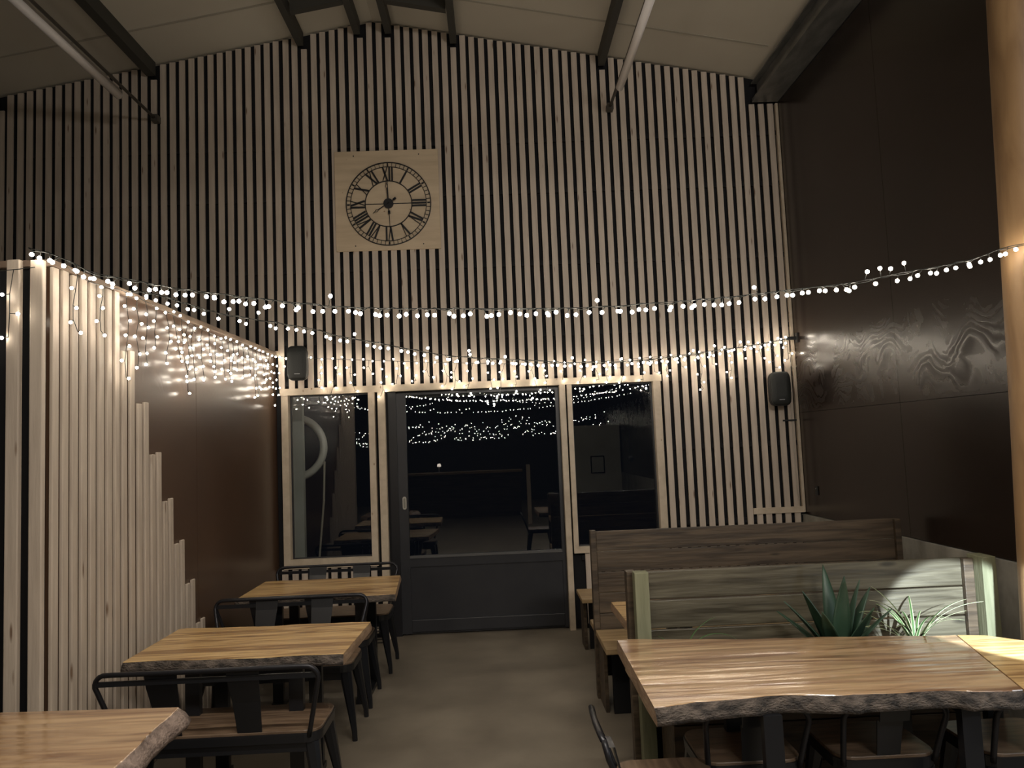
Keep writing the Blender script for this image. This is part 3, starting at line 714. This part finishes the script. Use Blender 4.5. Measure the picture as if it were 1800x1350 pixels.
# ------------------------------------------------------------------ metal benches and low chairs
def seat_outline(wd, dp, r, n=6):
    pts = []
    for (cx, cy, a0) in ((wd/2-r, dp/2-r, 0), (-wd/2+r, dp/2-r, 90), (-wd/2+r, -dp/2+r, 180), (wd/2-r, -dp/2+r, 270)):
        for k in range(n+1):
            a = math.radians(a0+90*k/n); pts.append((cx+r*math.cos(a), cy+r*math.sin(a)))
    return pts
def metal_seat(name, label, cat, loc, rz, wd, dp, seat_z, hoop_z, hw_top, hw_bot, lean, splats, splat_w, group):
    t = thing(name, label, cat, loc, rz, group)
    o = seat_outline(wd, dp, .07)
    MB().loft([[(x, y, seat_z-.012) for x, y in o], [(x, y, seat_z-.003) for x, y in o], [(x*.994, y*.99, seat_z) for x, y in o]]).build('seat', M['seat'], t)
    o2 = seat_outline(wd+.012, dp+.012, .075); o3 = seat_outline(wd+.006, dp+.006, .073)
    mb = MB(); mb.loft([[(x, y, seat_z-.055) for x, y in o3], [(x, y, seat_z-.022) for x, y in o2], [(x, y, seat_z-.0125) for x, y in o2]])
    mb.box((-wd/2+.05, -dp/2+.012, seat_z-.10), (wd/2-.05, -dp/2+.02, seat_z-.0555)).box((-wd/2+.05, dp/2-.02, seat_z-.10), (wd/2-.05, dp/2-.012, seat_z-.0555))
    mb.build('seat_frame', M['black_metal'], t)
    for sx in (-1, 1):
        for sy in (-1, 1):
            x0, y0 = sx*(wd/2-.045), sy*(dp/2-.04); x1, y1 = sx*(wd/2+.012), sy*(dp/2+.012)
            def q(cx, cy, a, b_, z): return [(cx-a, cy-b_*.5, z), (cx-a*.5, cy-b_, z), (cx+a*.5, cy-b_, z), (cx+a, cy-b_*.5, z), (cx+a, cy+b_*.5, z), (cx+a*.5, cy+b_, z), (cx-a*.5, cy+b_, z), (cx-a, cy+b_*.5, z)]
            mb = MB().loft([q(x1, y1, .014, .014, 0), q(x1-sx*.002, y1-sy*.002, .015, .015, .05), q(x0, y0, .036, .032, seat_z-.056)])
            mb.build('leg', M['black_metal'], t)
    ytop = -dp/2-lean; yb = -dp/2+.005
    path = [(-hw_bot, yb, seat_z-.03)]
    def L3(s_): # side tube up to the corner
        return [(s_*(hw_bot+(hw_top-hw_bot)*u), yb+(ytop-yb)*(u**1.1), seat_z-.03+(hoop_z-.055-seat_z+.03)*u) for u in (0, .2, .4, .6, .8, 1)]
    left = L3(-1); right = L3(1)[::-1]
    def corner(s_):
        out = []
        for k in range(1, 6):
            a = math.pi/2*k/6; out.append((s_*(hw_top-.055+.055*math.cos(a)), ytop-.012*math.sin(a), hoop_z-.055+.055*math.sin(a)))
        return out
    cl = corner(-1); crn = corner(1)[::-1]
    mid = [(x_, ytop-.012-.008*(1-(x_/hw_top)**2), hoop_z) for x_ in [hw_top*u for u in (-.85, -.5, 0, .5, .85)]]
    MB().tube(left+cl+mid+crn+right, .0115, 10).build('back_hoop', M['rail_metal'], t)
    zc = hoop_z-.04; u = (zc-seat_z+.03)/(hoop_z-seat_z-.025); yc = yb+(ytop-yb)*(u**1.1)
    hwc = hw_bot+(hw_top-hw_bot)*min(u, 1)
    if wd > .5: MB().box((-hwc, yc-.004, zc-.014), (hwc, yc+.004, zc+.010)).build('back_crossbar', M['black_metal'], t)
    for sx in splats:
        a = splat_w/2; c = a*.78
        pts = [(sx-c, yb+.004, seat_z-.028), (sx+c, yb+.004, seat_z-.028), (sx+a, ytop+.0, hoop_z-.07), (sx+a*1.05, ytop-.012, hoop_z-.004), (sx-a*1.05, ytop-.012, hoop_z-.004), (sx-a, ytop+.0, hoop_z-.07)]
        ym = [(sx-a*.93, yb+(ytop-yb)*.55, seat_z+.17), (sx+a*.93, yb+(ytop-yb)*.55, seat_z+.17)]
        r0 = [(sx-c, yb+.004, seat_z-.028), (sx+c, yb+.004, seat_z-.028), (sx+c, yb+.010, seat_z-.028), (sx-c, yb+.010, seat_z-.028)]
        def row(aa, yy, zz): return [(sx-aa, yy, zz), (sx+aa, yy, zz), (sx+aa, yy+.006, zz), (sx-aa, yy+.006, zz)]
        MB().loft([row(c, yb+.004, seat_z-.028), row(a*.9, yb+(ytop-yb)*.5, seat_z+.15), row(a, ytop+.004, hoop_z-.07), row(a*1.04, ytop-.012, hoop_z-.006)]).build('back_splat', M['black_metal'], t)
    return t
GB = 'two seat metal benches along the left tables'
bench = metal_seat('metal_bench', 'black metal two seat bench with its back to the camera, at the middle left table', 'bench', (-1.345, -3.34, 0), 0, .96, .38, .45, .765, .50, .43, .085, (-.205, .16), .14, GB)
dup(bench, (-1.40, -2.255, 0), math.pi, 'black metal bench facing the camera behind the middle left table')
dup(bench, (-1.40, -1.69, 0), 0, 'black metal bench at the near side of the rearmost left table')
dup(bench, (-1.37, -.92, 0), math.pi, 'black metal bench against the window wall, behind the rearmost left table')
GC = 'low backed metal chairs at the right table'
ch = metal_seat('metal_chair', 'low backed metal chair under the left half of the long table', 'chair', (.96, -3.93, 0), 0, .40, .36, .45, .672, .20, .18, .07, (0,), .115, GC)
dup(ch, (1.49, -3.94, 0), 0, 'low backed metal chair under the middle of the long table')
dup(ch, (2.06, -3.98, 0), 0, 'low backed metal chair at the right edge under the joined tables')
dup(ch, (.60, -4.24, 0), -math.pi/2, 'metal chair turned sideways at the left end of the long table, cut by the frame')

# ------------------------------------------------------------------ timber benches
def boards(t, x0, x1, y0, y1, zs, mat, gap=.004, name='back_board'):
    for z0, z1 in zip(zs, zs[1:]):
        MB().box((x0, y0, z0+gap/2), (x1, y1, z1-gap/2), bev=.004).build(name, mat, t)
# rear bench along the slatted wall
t = thing('timber_bench', 'low timber bench along the slatted wall, right of the door', 'bench', (.64, -.7, 0))
MB().box((0, -.23, .42), (2.0, .21, .452), bev=.004).build('seat', M['bench_seat'], t)
MB().box((.03, -.02, 0), (.055, .21, .419)).build('end_panel', M['bench_board'], t)
MB().box((.075, .0, 0), (2.0, .02, .419)).build('front_panel', M['black_metal'], t)
# double sided high back bench
t = thing('high_back_bench', 'dark high backed timber bench, the taller one behind', 'bench', (.62, -1.9, 0))
zs = [.06+.0 if i == 0 else 1.105-.138*(8-i) for i in range(9)]
zs = [1.105-.138*k for k in range(8)][::-1]
boards(t, .035, 2.09, -.012, .012, zs, M['bench_board'])
MB().box((-.005, -.03, 0), (.034, .035, 1.11), bev=.003).build('end_post', M['bench_board'], t)
MB().box((2.0905, -.035, 0), (2.13, .035, 1.10), bev=.003).build('end_post', M['bench_board'], t)
MB().box((.0, -.52, .415), (2.10, -.031, .452), bev=.005).build('seat', M['bench_seat'], t)
MB().box((.0, .036, .415), (2.10, .28, .452), bev=.005).build('seat', M['bench_seat'], t)
MB().box((.012, -.30, 0), (.034, -.04, .414)).build('seat_support', M['bench_board'], t)
MB().box((.06, -.33, 0), (2.05, -.30, .414)).build('front_panel', M['black_metal'], t)
# planter backed bench
t = thing('planter_bench', 'nearer timber bench back of green grey boards with pale end posts', 'bench', (.68, -3.12, 0))
zt = 1.03
boards(t, .035, 1.80, .0, .024, [zt-.151*k for k in range(6)][::-1], M['planter_board'], .008)
MB().box((.005, -.075, 0), (.078, -.002, zt+.005), bev=.003).build('end_post', M['treated'], t)['label'] = 'pale green treated post'
MB().box((-.02, .026, 0), (.03, .10, zt-.005), bev=.003).build('end_post', M['bench_board'], t)
MB().box((1.806, -.10, 0), (1.88, .03, zt+.012), bev=.003).build('end_post', M['treated'], t)['label'] = 'pale green treated post'
MB().box((1.752, -.03, .3), (1.804, -.002, zt-.005), bev=.003).build('batten', M['bench_board'], t)
MB().box((.0, .101, .415), (1.75, .37, .452), bev=.005).build('seat', M['bench_seat'], t)
MB().box((.03, .13, 0), (1.7, .16, .414)).build('front_panel', M['black_metal'], t)
# planter trough
pt = thing('planter_box', 'dark timber planter trough holding the plants behind the long table', 'planter', (.78, -3.36, 0))
for z0 in (.005, .19, .375): MB().box((0, -.14, z0), (1.60, -.115, z0+.18), bev=.003).build('front_board', M['bench_board'], pt)
MB().box((0, .125, .005), (1.60, .145, .55)).build('rear_board', M['bench_board'], pt)
for xx in (0, 1.575): MB().box((xx, -.114, .005), (xx+.025, .124, .55)).build('end_board', M['bench_board'], pt)
MB().box((.026, -.113, .10), (1.574, .123, .50)).build('soil', M['soil'], pt)

# ------------------------------------------------------------------ plants
def leaf_mesh(L_, w_, az, lean, curl, thick, mats, margin=False, n=10, base=(0, 0, 0)):
    mb = MB(); dirv = Vector((math.cos(az), math.sin(az), 0)); side = Vector((-math.sin(az), math.cos(az), 0))
    p = Vector(base); ang = lean; rows = []
    for i in range(n+1):
        t = i/n; prof = max(.03, (math.sin(math.pi*min(1, (t*.85+.12)))**.7)*(1-t**3*.6)) if not margin else max(.04, (1-t)**.45*(.5+.5*min(1, t*5)))
        wd = w_*prof if t < 1 else w_*.02
        tang = dirv*math.sin(ang)+Vector((0, 0, 1))*math.cos(ang); nrm = side.cross(tang)
        cols = [-1, -.6, 0, .6, 1]
        rows.append([p+side*wd*c+nrm*(-.25*wd*(1-abs(c))) for c in cols])
        p = p+tang*(L_/n); ang += curl/n
    V = [[mb.bm.verts.new(q) for q in r] for r in rows]
    nr = [[mb.bm.verts.new(q+Vector((dirv.x*.5, dirv.y*.5, -.5))*thick) for q in r] for r in rows]
    for i in range(n):
        for k in range(4):
            mi = 1 if (margin and k in (0, 3)) else 0
            f = mb.bm.faces.new((V[i][k], V[i][k+1], V[i+1][k+1], V[i+1][k])); f.smooth = True; f.material_index = mi
            f = mb.bm.faces.new((nr[i][k], nr[i+1][k], nr[i+1][k+1], nr[i][k+1])); f.smooth = True; f.material_index = mi
        for k, k2 in ((0, 0), (4, 4)):
            f = mb.bm.faces.new((V[i][k], V[i+1][k], nr[i+1][k], nr[i][k])); f.material_index = 1 if margin else 0
    mb.bm.faces.new([V[0][k] for k in range(5)]+[nr[0][k] for k in range(4, -1, -1)])
    mb.bm.faces.new([V[n][k] for k in range(5)]+[nr[n][k] for k in range(4, -1, -1)])
    return mb
def pot(t, r, h_, z0):
    MB().loft([[(r*.75*math.cos(a), r*.75*math.sin(a), z0) for a in [2*math.pi*k/20 for k in range(20)]],
               [(r*math.cos(a), r*math.sin(a), z0+h_) for a in [2*math.pi*k/20 for k in range(20)]]], smooth=True).build('pot', M['terracotta'], t)
rnd = random.Random(5)
ag = thing('agave_plant', 'dark broad leaved agave in the planter behind the long table', 'plant', (1.65, -3.36, .501))
pot(ag, .075, .10, 0)
for (az, ln, L_, w_) in [(180, .55, .40, .034), (200, .35, .42, .036), (150, .75, .36, .032), (270, .10, .46, .038), (90, .12, .48, .034), (10, .35, .40, .034), (-20, .60, .36, .032), (30, .85, .32, .03), (230, .5, .36, .034), (300, .45, .36, .034), (0, .15, .42, .032), (60, .9, .30, .03)]:
    leaf_mesh(L_*.97, w_*1.25, math.radians(az), ln, .25, .006, [0], base=(.02*math.cos(math.radians(az)), .02*math.sin(math.radians(az)), .09)).build('leaf', M['agave'], ag)
sp = thing('spider_plant', 'cream edged spider plant in the planter beside the agave', 'plant', (2.03, -3.36, .501))
pot(sp, .07, .10, 0)
for k in range(20):
    az = rnd.uniform(0, 360)
    if k < 6: az = (170, 200, 150, 190, 20, 90)[k]
    leaf_mesh(rnd.uniform(.32, .46), .010, math.radians(az), rnd.uniform(.05, .5), rnd.uniform(1.0, 1.9), .0015, [0], True, 14, (0, 0, .09)).build('leaf', [M['leaf'], M['leaf_edge']], sp)
gp = thing('grass_plant', 'thin arching grass leaf sprouting at the left end of the planter', 'plant', (.88, -3.36, .501))
pot(gp, .06, .08, 0)
for az, ln, L_, cu in ((0, -.02, .48, 2.9), (10, -.1, .34, 1.5), (200, .2, .25, 1.2), (120, .3, .25, 1.3)):
    leaf_mesh(L_, .007, math.radians(az), ln, cu, .0015, [0], False, 16, (0, 0, .07)).build('leaf', M['leaf'], gp)

# wire rack by the door post
wrk = MB(); X0, X1, Y0 = -1.28, -1.05, -.25
for z in (.02, .12, .22): wrk.tube([(X0, Y0, z), (X1, Y0, z), (X1, Y0+.12, z), (X0, Y0+.12, z)], .005, 6, closed=True)
for xx in (X0, X0+.115, X1):
    for yy in (Y0, Y0+.12): wrk.tube([(xx, yy, 0), (xx, yy, .24)], .005, 6)
tag(wrk.build('wire_rack', M['black_metal']), 'small black wire rack on the floor by the door post', 'rack')

# ------------------------------------------------------------------ outside and behind the camera
struct(MB().box((-2.9, .9, 0), (-2.02, .98, 2.6)), 'wall_outside', M['block'])
rg = thing('pale_hoop', 'pale curved hoop outside, seen through the left window', 'hoop', (-2.205, 1.25, 1.77))
mb = MB(); mb.tube([(.325*math.cos(2*math.pi*k/48), 0, .325*math.sin(2*math.pi*k/48)) for k in range(48)], .042, 12, closed=True); mb.build('ring', plain('pale_hoop_plastic', (.8, .78, .7), .4), rg)
MB().tube([(.33, 0, -.16), (.31, .01, -.6), (.26, .01, -1.1), (.2, 0, -1.765)], .012, 8).build('hanging_hose', M['white_cable'], rg)
lamp('hoop_fill', 'POINT', (-1.2, .75, 2.35), (0, 0, 0), 4.5, (1, .9, .75), shadow_soft_size=.05)  # added lamp that brightens the hoop outside
struct(MB().box((1.75, -10.5, 0), (WX-.021, -10.3, 2.05)), 'wall_partition', M['block'])
fn = thing('picture_frame', 'small framed notice on the pale partition, mirrored in the right window', 'picture', (2.3, -10.298, 1.15))
MB().box((-.16, 0, -.2), (-.135, .02, .2)).box((.135, 0, -.2), (.16, .02, .2)).box((-.135, 0, -.2), (.135, .02, -.175)).box((-.135, 0, .175), (.135, .02, .2)).build('frame', M['plastic'], fn)
MB().box((-.1345, 0, -.1745), (.1345, .008, .1745)).build('sheet', M['block'], fn)
ct = thing('bar_counter', 'timber bar counter behind the camera, mirrored in the door glass', 'counter', (-.9, -11.4, 0))
MB().box((-1.5, -.3, 1.03), (1.5, .3, 1.08), bev=.004).build('worktop', M['bench_seat'], ct)
MB().box((-1.45, -.22, 0), (1.45, .22, 1.029)).build('front_panel', M['bench_board'], ct)
tl = thing('table_lamp', 'small lit lamp standing on the bar counter', 'lamp', (-1.4, -11.4, 1.081))
MB().cyl((0, 0, 0), (0, 0, .012), .05, 20).build('base', M['satin'], tl)
MB().cyl((0, 0, .012), (0, 0, .14), .008, 10).build('stem', M['satin'], tl)
MB().loft([[(r*math.cos(2*math.pi*k/20), r*math.sin(2*math.pi*k/20), z) for k in range(20)] for r, z in ((.05, .14), (.035, .21))], smooth=True).build('lamp_shade', M['lampglow'], tl)
tag(MB().box((.62, -9.2, 0), (.70, -9.12, 1.25)).build('timber_post', M['frame_wood']), 'pale timber post behind the camera, mirrored in the door glass', 'post')
fg = thing('added_light_box', 'added cool glowing light box on the right wall, out of frame', 'light box', (2.83, -4.98, .6))  # unseen body added for the cool side fill
MB().box((-.07, -.3, 0), (0, .3, 1.0), bev=.006).build('housing', M['plastic'], fg)
MB().box((-.076, -.27, .03), (-.0701, .27, .97)).build('diffuser', M['cool'], fg)
sf = thing('spot_fixture', 'small spot lamp hanging out of frame beside the long table', 'lamp', (2.15, -5.06, 1.39))
MB().cyl((0, 0, .02), (.008, .07, -.012), .035, 16).build('lamp_head', M['plastic'], sf)
MB().cyl((0, 0, .02), (0, 0, roof(2.15)-1.375), .005, 8).build('suspension_cable', M['wire'], sf)
so = thing('added_strip_lamp', 'added slim strip lamp hanging out of frame above the tables', 'ceiling lamp', (.2, -5.7, 4.32))  # unseen fitting added for the overhead table fill
MB().box((-1.62, -.09, 0), (1.62, .09, .05), bev=.008).build('lamp_body', M['batten'], so)
for xx in (-1.3, 1.3): MB().cyl((xx, 0, .0501), (xx, 0, roof(xx+.2)-4.325), .004, 8).build('suspension_cable', M['wire'], so)
